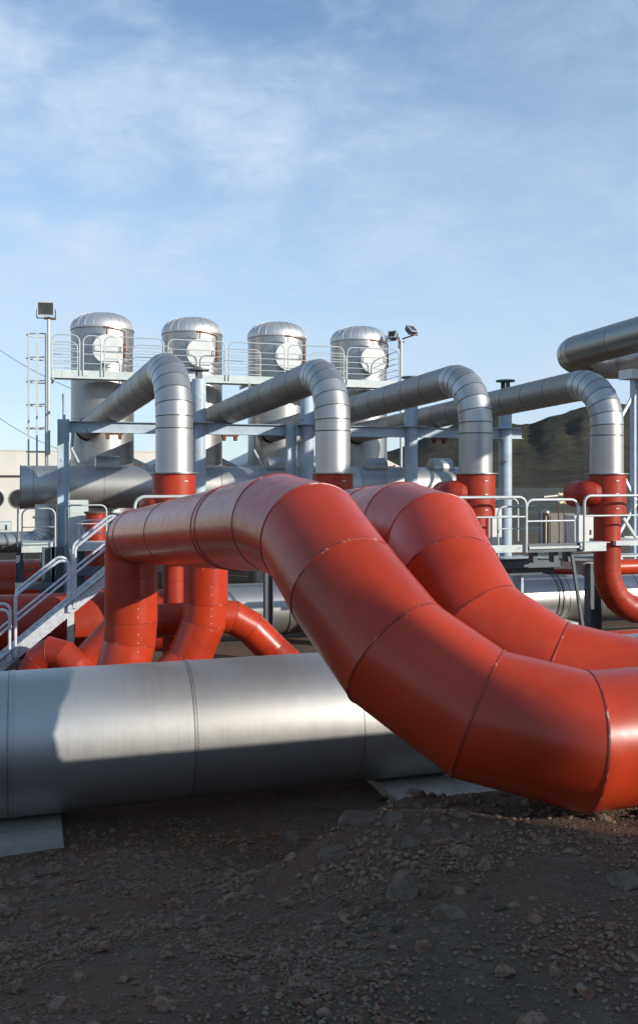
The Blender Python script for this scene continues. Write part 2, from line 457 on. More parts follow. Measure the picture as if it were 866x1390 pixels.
# ------------------------------------------------------------------ big silver pipeline in front
BY=10.0; BZ=.577; BR=.731
sp=MB(); xl=[-11,-6.2,PX(12,BY),PX(250,BY),PX(466,BY),6.2,10.2,14.0,20]
sp.sweep([(x,BY,BZ) for x in xl],BR,96,0,{1,2,3,4,5,6,7},1,sh=.004,sw=.009)
root=thing('silver_pipeline','thick brushed silver pipeline lying low across the foreground behind the red bend','pipe',(PX(250,BY),BY,gz(1,6)))
sp.build('cladding',[M['silver_big'],M['seam_lt']],root)
for x in (PX(18,BY),PX(256,BY)):
    bd=MB(); bd.sweep([(x-.02,BY,BZ),(x+.02,BY,BZ)],BR+.006,96,0); bd.build('strap_band',M['silver_big'],root)
def plinth(x0,x1,y0,y1,zt,name,label,zb=.4):
    m=MB(); s=.10
    n=len(m.v)
    for z,e in ((zb,s),(zt,0)):
        for x,y in ((x0-e,y0-e),(x1+e,y0-e),(x1+e,y1+e),(x0-e,y1+e)): m.v.append(Vector((x+.015*noise.noise(Vector((x,y,z))*3),y,z)))
    for q in ((0,1,5,4),(1,2,6,5),(2,3,7,6),(3,0,4,7),(4,5,6,7),(3,2,1,0)): m.face([n+i for i in q])
    sd=MB(); xm=(x0+x1)/2
    root=thing(name,label,'plinth',(xm,(y0+y1)/2,zb))
    m.build('block',M['concrete'],root)
    for yy in (y0+.12,y1-.28):
        pass
    sd.box(xm-.12,xm+.12,BY-.22,BY+.22,zt+.002,zt+.02); sd.build('saddle',M['galv'],root)
    return root
plinth(-2.3,PX(86,9.2),9.15,10.9,-.165,'concrete_plinth','weathered concrete plinth under the left end of the silver pipeline',-.6)
plinth(PX(540,9.2),PX(540,9.2)+1.9,9.15,10.9,-.165,'concrete_plinth','pale concrete plinth under the silver pipeline, half hidden by the red bend',-.6)

# ------------------------------------------------------------------ the two big red pipelines
RR=.372
A_pts=[(1.80,6.70,2.965),(1.85,6.02,2.905),(1.90,5.48,2.62),(2.06,5.02,2.27),(2.41,4.66,1.98),(2.90,4.38,1.865)]
def red_line(root,top,riser,bend,x_end,nrun,seams_run):
    run=[Vector(top)]+[Vector(top).lerp(Vector(bend[0]),t) for t in seams_run]
    r0=Vector(riser[-1])
    # riser: bottom -> top elbow
    d=(Vector(bend[0])-Vector(top)).normalized()
    elbow=fillet([r0,Vector(top),Vector(top)+d*1.2],.42,3)[1:-1]
    pts=[Vector(p) for p in riser]+elbow
    k=len(riser)
    m=MB(); m.sweep(pts[:k+2],RR,72,0,set(range(1,k+2)),1); m.build('riser',[M['red'],M['red_seam']],root)
    m=MB(); rp=pts[k+1:]+run[1:]+[Vector(bend[0])]; m.sweep(rp,RR,96,0,set(range(1,len(rp)-1)),1,sh=.006,sw=.009); m.build('overhead_run',[M['red'],M['red_seam']],root)
    bp=[rp[-2]]+[Vector(b) for b in bend]+[Vector((bend[-1][0]+.6,bend[-1][1],bend[-1][2]))]
    # keep only the part between bend[0] and bend[-1] with correct mitres
    m=MB(); m.sweep([bp[0].lerp(bp[1],.985)]+bp[1:-1]+[bp[-2]+Vector((.03,0,0))],RR+.0015,112,0,set(range(1,len(bp)-1)),1,caps=(False,False),sh=.005,sw=.008); m.build('descending_bend',[M['red'],M['red_seam']],root)
    lx=bend[-1][0]+.03; lp=[(lx,bend[-1][1],bend[-1][2])]+[(lx+q,bend[-1][1],bend[-1][2]) for q in (.9,1.1,3.2,5.4,8)]
    m=MB(); m.sweep(lp,RR,96,0,{1,2,3,4},1); m.build('lower_run',[M['red'],M['red_seam']],root)
ra=thing('red_pipeline','big glossy red pipe in front that climbs, crosses and sweeps down to the lower right','pipe',(1.4,13.4,-.5),'big red pipelines')
red_line(ra,(1.40,13.4,2.47),[(.95,13.2,-.45),(1.24,13.35,.45),(1.375,13.4,.95),(1.40,13.4,1.27),(1.40,13.4,1.9)],A_pts,9,4,[.11,.46,.80,.82])
rb=thing('red_pipeline','second big glossy red pipe, behind the front one, curving down to the right edge','pipe',(2.86,15.46,-.5),'big red pipelines')
B_pts=[(x+.92,y+.79,z) for x,y,z in A_pts]; B_pts[0]=(3.02,7.20,2.90); B_pts[1]=(3.03,6.62,2.83); B_pts[2]=(2.95,6.16,2.58)
red_line(rb,(2.86,15.46,2.40),[(1.9,15.4,-.35),(2.55,15.44,.22),(2.82,15.46,.85),(2.86,15.46,1.2),(2.86,15.46,1.8)],B_pts,9,4,[.12,.3,.5,.7,.92])
# rivets on the risers
for root,(x,y,zs) in ((ra,(1.40,13.4,(1.6,1.15))),(rb,(2.86,15.46,(1.5,1.05)))):
    c=Vector((x,y,0)); d=(Vector((0,0,0))-c).normalized(); d=Matrix.Rotation(R(14),3,'Z')@d
    for i in range(7):
        z=zs[0]-i*.12
        if abs(z-1.27)<.03: continue
        m=MB(); m.blob(c+d*(RR+.001)+Vector((0,0,z)),(.009,.009,.009),i,sub=1,rough=0,smooth=True); m.build('rivet',M['galv'],root)

# other red pipes at the back
def pipe_thing(name,label,path,r,mats,seam=None,segs=48,part='cladding',caps=(True,True),loc=None,extra=None):
    P=[Vector(p) for p in path]; loc=loc or P[0]
    root=thing(name,label,'pipe',loc)
    m=MB(); m.sweep(P,r,segs,0,set(range(1,len(P)-1)) if seam is None else seam,1,caps=caps); m.build(part,mats,root)
    return root
RM=[M['red'],M['red_seam']]; RD=[M['red_dull'],M['red_seam']]; SM=[M['silver'],M['seam']]
CY=16.2
cp=[at(60,960,Y=CY),at(117,901,Y=CY),at(160,855,Y=CY),at(185,843,Y=CY),at(218,843,Y=CY),at(300,837,Y=CY),at(316,838,Y=CY),at(340,852,Y=CY),at(362,874,Y=CY),at(371,883,Y=CY),at(410,920,Y=CY-.2),at(470,960,Y=CY-.3)]
pipe_thing('red_branch_pipe','mid-size red pipe passing behind both risers and bending down at each end',cp,.295,RM)
dp=[at(25,960,Y=16.3),at(44,915,Y=16.25),at(54,896,Y=16.2),at(70,886,Y=16.1),at(86,890,Y=16.0),at(102,905,Y=15.9),at(118,930,Y=15.8),at(130,970,Y=15.7)]
pipe_thing('red_elbow_pipe','dull red elbow under the foot of the stairs',dp,.25,RD)
pipe_thing('red_header','very thick dark red pipe lying behind the stairs',[(-9,19,.40),(-3,19,.40),(-1.2,19,.40),(.5,19,.40),(1.6,19,.4),(2.9,19,.4)],.63,RD,segs=64)
pipe_thing('rear_red_pipe','red pipe on the far side of the frame at the left edge',[(-8,27.5,.2),(-4,27.5,.2),(-1,27.5,.2),(1,27.5,.2)],.8,RM)
pipe_thing('red_cross_pipe','bright red horizontal pipe behind the right-hand riser',[(12.6,19.0,1.17),(15,19,1.17),(18,19,1.17),(24,19,1.17)],.185,RM)
pipe_thing('low_red_pipe','red pipe lying low behind the second big red pipe at the right edge',[(8.6,13.2,.42),(10.4,13.2,.42),(12,13.2,.42),(18,13.2,.42)],.34,RM)
pipe_thing('thin_red_pipe','thin red pipe running under the right-hand platform',[at(672,776,Y=19.2),at(740,776,Y=19.2),at(800,776,Y=19.2)],.07,RM,segs=16)
m=MB(); 
root=thing('red_vessel','upright red vessel behind the landing by the grey cabinet','vessel',(PX(131,24),24,-.5))
m.sweep([(PX(131,24),24,-.5),(PX(131,24),24,.8),(PX(131,24),24,1.6),(PX(131,24),24,2.42)],.27,40,0,{1,2},1); m.build('body',RD,root)
m=MB(); m.sweep([(PX(131,24),24,2.42),(PX(131,24),24,2.47)],.31,40,0); m.build('flange',M['rust'],root)

# ------------------------------------------------------------------ gooseneck steam pipes
GY=17.4; GX=[2.62,5.77,8.92,12.12]; PRd=.35
def goose(X,label,elbow_riser):
    root=thing('gooseneck_pipe',label,'pipe',(X,GY,-.5),'silver gooseneck pipes with red feet')
    zt=5.45; Rb=1.12; dx=-.053; dz=-.035
    top=Vector((X,GY,zt+.03)); end=Vector((X+dx*(31.9-GY),31.9,zt+dz*(31.9-GY)))
    up0=Vector((X,GY,3.42))
    full=fillet([up0,top,end],Rb,7)
    el=full[1:-1]
    v=MB(); v.sweep([up0,Vector((X,GY,el[0].z-.22)),el[0]-Vector((0,0,.02))],PRd,64,0,{1},1,caps=(False,False),sw=.012,sh=.006); v.build('vertical_section',SM,root)
    rd=(end-el[-1]).normalized()
    e=MB(); e.sweep([el[0]-Vector((0,0,.021))]+el+[el[-1]+rd*.03],PRd+.0015,64,0,set(range(1,len(el)+1)),1,caps=(False,False),sw=.012); e.build('elbow',SM,root)
    n=14; rp=[el[-1]+rd*.025]+subdiv(el[-1],end,n)+[end]
    s=MB(); s.sweep(rp,PRd,56,0,set(range(1,len(rp)-1)),1,sw=.014); s.build('sloping_run',[M['silver_dull'],M['seam']],root)
    nz=MB(); nz.sweep([rp[-2].lerp(end,.55),rp[-2].lerp(end,.62)],PRd+.05,48); nz.build('end_ring',M['dark'],root)
    c=MB(); c.sweep([(X,GY,3.425),(X,GY,3.40)],PRd+.115,64,0); c.build('drip_flange',M['seam_lt'],root)
    c=MB(); c.sweep([(X,GY,3.398),(X,GY,2.95),(X,GY,2.53)],PRd+.055,64,0,{1},1,sh=.003)
    cl=c.build('collar',RD,root)
    dd=(Vector((0,0,0))-Vector((X,GY,0))).normalized(); dd=Matrix.Rotation(R(32),3,'Z')@dd; sdv=Vector((-dd.y,dd.x,0))
    for z in (3.26,2.98,2.66):
        b=MB(); b.obox(Vector((X,GY,z))+dd*(PRd+.062),sdv*.035,dd*.006,Vector((0,0,.008))); b.build('clasp',M['galv'],cl)
    if elbow_riser:
        pp=[Vector((X,GY,2.53))]+fillet([Vector((X,GY,2.5)),Vector((X,GY,.36)),Vector((X+2.4,GY,.36))],.95,6)[1:-1]+[Vector((X+2.4,GY,.36)),Vector((X+5,GY,.3))]
        r=MB(); r.sweep(pp,.29,56,0,set(range(1,len(pp)-1)),1,sh=.003)
    else:
        r=MB(); r.sweep([(X,GY,2.53),(X,GY,1.4),(X,GY,.7),(X,GY,-.5)],.265 if elbow_riser is None else .215,48,0,{1,2},1)
    r.build('riser',RD,root)
    # side stub turning back
    sz=2.98 if elbow_riser is not False else 2.82; ox=0 if elbow_riser is not False else .12
    sp_=fillet([Vector((X-.30+ox,GY,sz)),Vector((X-.50+ox,GY+.02,sz)),Vector((X-.50+ox,GY+.50,sz-.02))],.2,5)
    q=MB(); q.sweep(sp_,.29 if elbow_riser is not False else .22,48,0,{1,6},1); q.build('side_branch',RD,root)
    return root
goose(GX[0],'leftmost silver gooseneck pipe dropping into a red collar above the front red pipe',False)
goose(GX[1],'second silver gooseneck pipe from the left, its red collar peeping over the big red bend',False)
goose(GX[2],'third silver gooseneck pipe, standing beside the crest of the second red pipe',None)
goose(GX[3],'rightmost silver gooseneck pipe with a long red riser in front of the mountain',True)

# ------------------------------------------------------------------ separator tanks
TY=32.7; TR=1.065; TX=[2.44,5.56,8.69,11.88]
def tank():
    X=TX[0]; root=thing('separator_tank','x','tank',(X,TY,-.5),'silver separator tanks')
    s=MB(); pts=[(X,TY,z) for z in (-.5,.9,2.4,3.85,5.35,6.9,8.45)]
    s.sweep(pts,TR,80,0,{1,2,3,4,5},1,sw=.012,sh=.005); s.build('shell',[M['silver_tank'],M['seam_lt']],root)
    d=MB(); prof=[(TR+.012,8.43),(TR+.014,8.47)]
    for k in range(1,9):
        a=k/9*math.pi/2; prof.append(((TR+.014)*math.cos(a)**.8, 8.47+.57*math.sin(a)))
    prof.append((.02,9.045)); S=80; n0=len(d.v)
    for r_,z in prof:
        for k in range(S):
            a=2*math.pi*k/S; d.v.append(Vector((X+r_*math.cos(a),TY+r_*math.sin(a),z)))
    for j in range(len(prof)-1):
        for k in range(S):
            k2=(k+1)%S; d.face((n0+j*S+k,n0+j*S+k2,n0+(j+1)*S+k2,n0+(j+1)*S+k),0,True,[(k*.08,j*.1),(k*.08+.08,j*.1),(k*.08+.08,j*.1+.1),(k*.08,j*.1+.1)])
    for k in range(22):
        a=2*math.pi*k/22+.07
        d.sweep([(X+(r_+.004)*math.cos(a),TY+(r_+.004)*math.sin(a),z+.006) for r_,z in prof[1:-1]],.006,6,0)
    d.build('dome',[M['silver_dome'],M['seam_lt']],root)
    r=MB(); r.sweep([(X,TY,8.40),(X,TY,8.435)],TR+.018,80); r.build('rim_band',M['silver_dull'],root)
    # manhole facing the walkway
    fx=.05; zc=7.62; yf=TY-TR
    nk=MB(); nk.sweep([(X+fx,yf+.25,zc),(X+fx,yf-.30,zc)],.42,40); mh=nk.build('manhole_neck',M['silver_tank'],root)
    ld=MB(); ld.sweep([(X+fx,yf-.302,zc),(X+fx,yf-.36,zc),(X+fx,yf-.375,zc)],.5,48,rad=[.5,.5,.485]); lid=ld.build('manhole_lid',M['white'],root)
    for s_ in (-1,1):
        hd=MB(); hd.sweep(fillet([(X+fx+s_*.43,yf-.37,zc-.06),(X+fx+s_*.43,yf-.43,zc-.06),(X+fx+s_*.43,yf-.43,zc+.08),(X+fx+s_*.43,yf-.37,zc+.08)],.02,2),.013,6); hd.build('handle',M['dark'],lid)
    dv=MB(); dv.sweep(fillet([(X+fx+.56,yf-.1,zc-.3),(X+fx+.56,yf-.30,zc-.22),(X+fx+.56,yf-.36,zc+.62),(X+fx-.02,yf-.36,zc+.72),(X+fx-.10,yf-.36,zc+.72)],.1,4),.026,8)
    dv.sweep([(X+fx-.02,yf-.36,zc+.74),(X+fx-.02,yf-.36,zc+.48)],.02,6); dv.sweep([(X+fx+.02,yf-.36,zc+.66),(X+fx+.5,yf-.36,zc+.40)],.008,5)
    dv.bar((X+fx-.14,yf-.36,zc+.72),(X+fx+.05,yf-.36,zc+.72),.05,.07)
    dv.sweep([(X+fx+.56,yf-.33,zc-.25),(X+fx+.56,yf-.35,zc+.2)],.045,8)
    dv.build('davit',M['rust'],root)
    # lower drain conduit
    c=MB(); c.sweep(fillet([(X-1.02,TY-.55,5.0),(X-1.08,TY-.9,4.3),(X-.55,TY-1.25,3.2),(X-.5,TY-1.2,2.0)],.15,4),.05,8); c.build('drain_conduit',M['rail'],root)
    v=MB(); v.sweep([(X+TR-.05,TY-.3,3.75),(X+TR+.22,TY-.36,3.75)],.035,8); v.sweep([(X+TR+.20,TY-.36,3.75),(X+TR+.25,TY-.37,3.75)],.08,12); v.build('valve_stub',M['rust'],root)
    return root
tk=tank()
tk['label']='tallest-looking silver domed tank, farthest left beside the caged ladder'
for i,lab in ((1,'silver domed tank second from the left, behind the first gooseneck'),(2,'silver domed tank third from the left, above the second gooseneck'),(3,'rightmost silver domed tank, next to the twin floodlight mast')):
    t=copy_tree(tk,None,(TX[i]-TX[0],0,0)); t['label']=lab

# ------------------------------------------------------------------ header pipe behind
HY=26.7; HZ=3.07; HR=.60; hx0=-.22; hx1=13.05
root=thing('silver_header','long silver header pipe running level across the back under the tanks','pipe',(hx0,HY,HZ-HR))
hp=[hx0,.12,2.0,3.4,4.6,5.3,6.5,7.3,8.6,9.6,10.4,11.2,12.1,12.6,hx1]
m=MB(); m.sweep([(x,HY,HZ) for x in hp],HR,72,0,set(range(1,len(hp)-1)),1,sw=.014,sh=.004); m.build('cladding',[M['silver_big'],M['seam_lt']],root)
m=MB(); m.sweep([(hx0-.012,HY,HZ),(hx0+.012,HY,HZ)],HR+.02,72); m.build('end_plate',M['silver_dull'],root)
for px in (147,262,378,511,601):
    x=PX(px,HY-.25); n=MB(); y0=HY-.05; z0=HZ+HR*.80
    n.sweep([(x-.34,y0,z0+.1),(x-.32,y0,z0+.1),(x+.32,y0,z0+.1),(x+.34,y0,z0+.1)],.30,32,0,{1,2},1); n.box(x-.30,x+.30,y0-.28,y0+.28,z0-.25,z0+.1)
    n.build('vent_hood',[M['silver_tank'],M['seam_lt']],root)
for x in (1.0,5.0,9.0,12.3):
    n=MB(); n.hbeam((x,HY,-.5),(x,HY,HZ-HR-.02),.22,.22,up=(0,1,0)); n.build('support_leg',M['blue'],root)

# lower silver pipe
LY=20.8; LZ=.28
root=thing('silver_trunk_pipe','wide silver pipe lying under the right-hand platform and behind the risers','pipe',(4.0,LY,-.4))
lx=[4.0,5.2,5.9,7.4,9.0,10.6,PX(757,LY),PX(800,LY),PX(849,LY),16.5,19,23,30]
m=MB(); m.sweep([(x,LY,LZ) for x in lx],.60,80,0,set(range(1,len(lx)-1)),1,sw=.014,sh=.005); m.build('cladding',[M['silver'],M['seam']],root)
for px in (385,742,748):
    x=PX(px,LY); m=MB(); m.sweep([(x,LY,LZ),(x+.05,LY,LZ)],.625,72); m.build('strap_band',M['silver_dull'],root)
for px in (728,):
    x=PX(px,LY-.6); m=MB(); m.box(x-.3,x+1.1,LY-.75,LY+.75,-.6,-.30)
    tag(m.build('concrete_plinth',M['white'],None,(x+.4,LY,-.6)),'white painted concrete block under the wide silver pipe below the right platform','plinth')

# ------------------------------------------------------------------ catwalk in front of the tanks
KX0=PX(70,30.4); KX1=PX(543,30.4); KY0=30.4; KY1=31.55; KZ=6.62
root=thing('catwalk','pale grey elevated catwalk with tubular guardrails joining the four tanks','catwalk',(KX0,KY0,KZ))
m=MB(); m.box(KX0,KX1,KY0+.012,KY1,KZ-.04,KZ); m.build('deck',M['deck'],root)
m=MB(); m.box(KX0,KX1,KY0-.012,KY0+.010,KZ-.10,KZ+.16); m.build('kick_plate',M['deck'],root)
for k,x in enumerate([KX0+.05]+[t+1.56 for t in TX[:3]]+[KX1-.05]):
    m=MB(); m.bar((x,KY0+.02,KZ-.10),(x,KY1+.3,KZ-.10),.06,.11); m.build('bracket',M['deck'],root)
def rail_panel(mb,p0,p1,h,bars,r=.020,rc=.22,vert=()):
    p0,p1=Vector(p0),Vector(p1); U=Vector((0,0,h))
    mb.sweep(fillet([p0,p0+U,p1+U,p1],rc,5),r,8)
    for b in bars: 
        z=Vector((0,0,b)); mb.sweep([p0+z,p1+z],r*.72,6)
xs_=[(70,109),(112,138),(141,223),(227,307),(310,387),(390,467),(470,542)]
for i,(a,b) in enumerate(xs_):
    m=MB(); rail_panel(m,(PX(a,KY0)+.02,KY0-.035,KZ-.02),(PX(b,KY0)-.02,KY0-.035,KZ-.02),1.30,[.38,.58,.78,.98] if i!=1 else [.4,.7,1.0]); m.build('guardrail',M['rail'],root)
for i,(a,b) in enumerate([(-9,None),(0,1),(1,2),(2,3)]):
    x0=(TX[a]+.92) if a>=0 else KX0+.05; x1=(TX[b]-.92) if b is not None else TX[0]-.9
    m=MB(); rail_panel(m,(x0,KY1-.02,KZ),(x1,KY1-.02,KZ),1.22,[.35,.58,.8,1.0]); m.build('guardrail',M['rail'],root)
m=MB(); rail_panel(m,(KX1-.02,KY0+.05,KZ),(KX1-.02,KY1+.5,KZ),1.25,[.35,.58,.8,1.0]); m.build('guardrail',M['rail'],root)
# caged ladder
root=thing('caged_ladder','tall caged access ladder at the left end of the catwalk','ladder',(PX(52,30.2),30.2,-.5))
lx0=PX(36,30.2); lx1=PX(65,30.2); lm=(lx0+lx1)/2
for x in (lx0+.06,PX(50,30.2),lx1-.03):
    m=MB(); m.bar((x,29.9 if x==PX(50,30.2) else 30.25,2.6 if x==lx0+.06 else 2.2),(x,29.9 if x==PX(50,30.2) else 30.25,7.9),.055,.03,up=(0,1,0)); m.build('cage_strap',M['rail'],root)
for s_ in (0,1):
    m=MB(); m.bar((lx1-.05,30.3+s_*.42,-.5),(lx1-.05,30.3+s_*.42,7.9),.07,.05,up=(0,1,0)); m.build('stile',M['rail'],root)
for k in range(26):
    z=.1+k*.29; m=MB(); m.sweep([(lx1-.05,30.33,z),(lx1-.05,30.69,z)],.016,6); m.build('rung',M['galv'],root)
for k in range(7):
    z=7.86-k*.74; m=MB(); c=Vector((lx1-.05,30.51,z)); P=[]
    for j in range(13):
        a=-math.pi/2-math.pi*j/12; P.append(c+Vector((math.cos(a)*(lx1-lx0-.05),math.sin(a)*-.42*-1,0)))
    m.sweep(P,.022,6); m.build('cage_hoop',M['rail'],root)
# small spur bracket next to the ladder
# ------------------------------------------------------------------ floodlights
def flood_head(root,c,facing,tilt,size,arm0):
    """c centre, facing unit vector horizontal, tilt down"""
    f=Vector(facing).normalized(); rt=f.cross(Vector((0,0,1))).normalized()
    fd=Matrix.Rotation(-tilt,3,rt)@f; up=rt.cross(fd).normalized(); w,h,d=size; c=Vector(c)
    b=MB(); n0=0
    # tapered housing
    for (k,sc) in ((1,1.0),(-1,.72)):
        for sx,sy in ((-1,-1),(1,-1),(1,1),(-1,1)): b.v.append(c+fd*d/2*k+rt*w/2*sx*sc+up*h/2*sy*sc)
    for q in ((0,1,5,4),(1,2,6,5),(2,3,7,6),(3,0,4,7),(4,5,6,7)): b.face(q)
    b.face((0,1,2,3)[::-1])
    hd=b.build('lamp_head',M['blue_dk'],root)
    r=MB()
    for s_ in (-1,1):
        r.obox(c+fd*(d/2+.01)+rt*(w/2-.018)*s_,rt*.018,up*(h/2),fd*.018); r.obox(c+fd*(d/2+.01)+up*(h/2-.018)*s_,rt*(w/2-.037),up*.018,fd*.018)
    r.build('bezel',M['galv'],hd)
    g=MB(); g.obox(c+fd*(d/2+.006),rt*(w/2-.04),up*(h/2-.04),fd*.004); g.build('glass',M['lampglass'],hd)
    y=MB(); a0=Vector(arm0)
    y.sweep(fillet([c+rt*(w/2+.02),c+rt*(w/2+.02)-up*(h/2+.06),c-rt*(w/2+.02)-up*(h/2+.06),c-rt*(w/2+.02)],.03,2),.016,6)
    y.sweep([a0,c-up*(h/2+.06)],.028,6); y.build('yoke',M['rust'],root)
FY=29.9
p=at(66,640,Y=FY); x=p.x
root=thing('floodlight_mast','floodlight mast with one square lamp above the left end of the catwalk','floodlight',(x,FY,-.5))
m=MB(); m.sweep([(x,FY,-.5),(x,FY,at(66,430,Y=FY).z)],.05,12); m.build('pole',M['rail'],root)
c=at(62.5,419.5,Y=FY); flood_head(root,(c.x,FY-.03,c.z),(-.12,-1,0),R(4),(.52,.44,.25),(x,FY,at(66,432,Y=FY).z))
m=MB(); m.box(x-.14,x+.22,FY-.06,FY+.1,at(66,432,Y=FY).z-.02,at(66,432,Y=FY).z+.03); m.build('mount_plate',M['rust'],root)
FY2=31.5; p=at(544.5,640,Y=FY2); x=p.x
root=thing('floodlight_mast','floodlight mast with two lamps tilted apart, right of the last tank','floodlight',(x,FY2,-.5))
zt=at(544,462,Y=FY2).z
m=MB(); m.sweep([(x,FY2,-.5),(x,FY2,zt)],.05,12); m.build('pole',M['rail'],root)
m=MB(); m.bar((x-.1,FY2,zt-.05),(x+.12,FY2,zt-.05),.05,.05); m.sweep([(x-.09,FY2,zt-.3),(x-.09,FY2,zt+.12)],.03,8); m.build('crossarm',M['rust'],root)
c=at(533,456,Y=FY2); flood_head(root,(c.x,FY2-.05,c.z),(-1,-.75,0),R(-28),(.36,.30,.2),(x-.09,FY2,zt+.10))
c=at(556,449,Y=FY2); flood_head(root,(c.x,FY2-.1,c.z),(.55,-1,0),R(-42),(.42,.36,.2),(x+.04,FY2,zt+.06))

# ------------------------------------------------------------------ pipe support frame
SY=25.2
root=thing('pipe_rack','blue-grey steel pipe rack of round posts and long beams carrying the goosenecks','pipe rack',(PX(86,SY),SY,-.5))
xL=PX(86,SY)
m=MB(); m.hbeam((xL,SY,-.5),(xL,SY,4.88),.30,.28,up=(1,0,0)); m.build('column',M['blue'],root)
m=MB(); m.sweep([(xL+.02,SY+.1,4.88),(xL+.02,SY+.1,5.55)],.04,8); m.bar((xL+.0,SY+.1,5.55),(xL+.16,SY+4.5,5.55),.06,.08); m.build('spur',M['blue'],root)
m=MB(); m.hbeam((xL+.15,SY,4.68),(PX(708,SY),SY,4.68),.30,.24); m.build('beam',M['blue'],root)
x=PX(392,SY); m=MB(); m.hbeam((x,SY-.25,-.5),(x,SY-.25,4.86),.26,.26,up=(1,0,0)); m.build('column',M['blue'],root)
for px in (270,417,558,686):
    x=PX(px,SY); m=MB(); yy=SY
    m.sweep([(x,yy,-.5),(x,yy,6.05)],.195,28); po=m.build('round_post',M['blue'],root)
    m=MB(); m.box(x-.07,x+.07,yy-.16,yy-.14,6.05,6.28); m.box(x-.07,x+.07,yy+.14,yy+.16,6.05,6.28); m.sweep([(x,yy,6.28),(x,yy,6.33)],.29,24); m.build('cap',M['blue_dk'],po)
    m=MB(); m.box(x-.36,x+.36,yy-.30,yy+.30,4.835,4.862); m.build('bracket_plate',M['blue'],po)
for X in GX:
    xx=X-.053*(SY-GY); m=MB(); m.box(xx-.26,xx+.20,SY-.18,SY+.02,4.48,4.528); m.box(xx-.24,xx-.16,SY-.17,SY,4.36,4.485); m.box(xx+.08,xx+.16,SY-.17,SY,4.36,4.485); m.build('saddle',M['rust'],root)

# ------------------------------------------------------------------ stairs
QY0=16.75; QY1=17.45
s0=at(-12,914,Y=QY0); s1=at(150,781,Y=QY0); sd=(s1-s0); slope=sd.z/sd.x
root=thing('steel_stairs','galvanised steel staircase climbing to the right past the red riser','stairs',(s0.x,QY0,s0.z))
for yy in (QY0,QY1):
    m=MB(); a=Vector((s0.x-1.6,yy,s0.z-1.6*slope)); b=Vector((s1.x+.55,yy,s1.z+.55*slope)); m.bar(a,b,.016,.20); m.bar(a,b,.07,.012,off=(.035 if yy==QY0 else -.035,.094)); m.build('stringer',M['galv'],root)
nx_=int((s1.x+.5-s0.x+1.5)/.24)
for k in range(nx_):
    x=s0.x-1.4+k*.24; z=s0.z+(x-s0.x)*slope+.03
    m=MB(); m.box(x-.02,x+.22,QY0+.012,QY1-.012,z,z+.035); m.box(x-.03,x-.021,QY0+.012,QY1-.012,z-.03,z+.035); m.build('tread',M['galv'],root)
def sz_(x): return s0.z+(x-s0.x)*slope
segs_=[(PX(-60,QY0),PX(13,QY0)),(PX(21,QY0),PX(95,QY0)),(PX(102,QY0),PX(168,QY0))]
for yy in (QY0-.04,QY1+.04):
    for a,b in segs_:
        m=MB(); m.sweep(fillet([(a,yy,sz_(a)),(a,yy,sz_(a)+1.0),(b,yy,sz_(b)+1.0),(b,yy,sz_(b)+.02)],.14,5),.026,8)
        m.sweep([(a,yy,sz_(a)+.55),(b,yy,sz_(b)+.55)],.022,8)
        for q in (a,b): m.box(q-.04,q+.04,yy-.03,yy+.03,sz_(q)-.06,sz_(q)+.06)
        m.build('handrail',M['galv'],root)
x=PX(96,QY0+.3); m=MB(); m.bar((x,QY0+.35,-.5),(x,QY0+.35,sz_(x)-.12),.12,.12,up=(0,1,0)); m.build('support_post',M['deck'],root)

# landing behind the stair head
PZ=1.90
lx0=PX(165,QY0)+.1
root=thing('stair_landing','steel landing with curved white guardrail at the head of the stairs','platform',(lx0,QY0,PZ))
m=MB(); m.box(lx0,GX[0]+1.9,QY0,QY1-.5+.02,PZ-.05,PZ); m.box(lx0,lx0+.02,QY0,QY1,PZ-.2,PZ-.052); m.build('deck',M['deck'],root)
m=MB(); rail_panel(m,(PX(183,16.7),16.7,PZ),(PX(330,16.7),16.7,PZ),1.08,[.55],rc=.18,r=.03); m.build('guardrail',M['rail'],root)
for xq,yq in ((lx0+.3,17.0),(GX[0]+1.7,16.9)):
    m=MB(); m.hbeam((xq,yq,-.5),(xq,yq,PZ-.06),.16,.16,up=(1,0,0)); m.build('leg',M['blue_dk'],root)

# rear left platform
LYp=24.3
zl=at(50,737,Y=LYp).z
root=thing('rear_platform','low grey platform with guardrail behind the left column','platform',(PX(30,LYp),LYp,-.5))
m=MB(); m.box(PX(29,LYp),PX(76,LYp),LYp,LYp+1.3,zl-.24,zl); m.build('deck',M['deck'],root)
m=MB(); rail_panel(m,(PX(30,LYp),LYp-.03,zl-.1),(PX(75,LYp),LYp-.03,zl-.1),.97,[.5],rc=.18); m.build('guardrail',M['rail'],root)
m=MB(); rail_panel(m,(PX(24,LYp),LYp+.1,zl-.1),(PX(24,LYp),LYp+1.2,zl-.1),.97,[.5],rc=.18); m.build('guardrail',M['rail'],root)
for px in (27,60):
    m=MB(); m.hbeam((PX(px,LYp+.2),LYp+.2,-.5),(PX(px,LYp+.2),LYp+.2,zl-.25),.2,.2,up=(1,0,0)); m.build('leg',M['blue_dk'],root)
for k in range(8):
    m=MB(); m.box(PX(34,LYp),PX(47,LYp),LYp+.0,LYp+.03,zl-.45-k*.22,zl-.42-k*.22); m.build('rung',M['blue_dk'],root)
root=thing('mid_platform','white-edged walkway section between the grey cabinet and the stairs','platform',(PX(105,22),22,-.5))
zm=at(120,738,Y=22).z
m=MB(); m.box(PX(106,22),PX(165,22),22,23,zm-.17,zm); m.build('deck',M['deck'],root)
m=MB(); rail_panel(m,(PX(107,22),21.97,zm-.08),(PX(148,22),21.97,zm-.08),.62,[.32],rc=.15); m.build('guardrail',M['galv'],root)
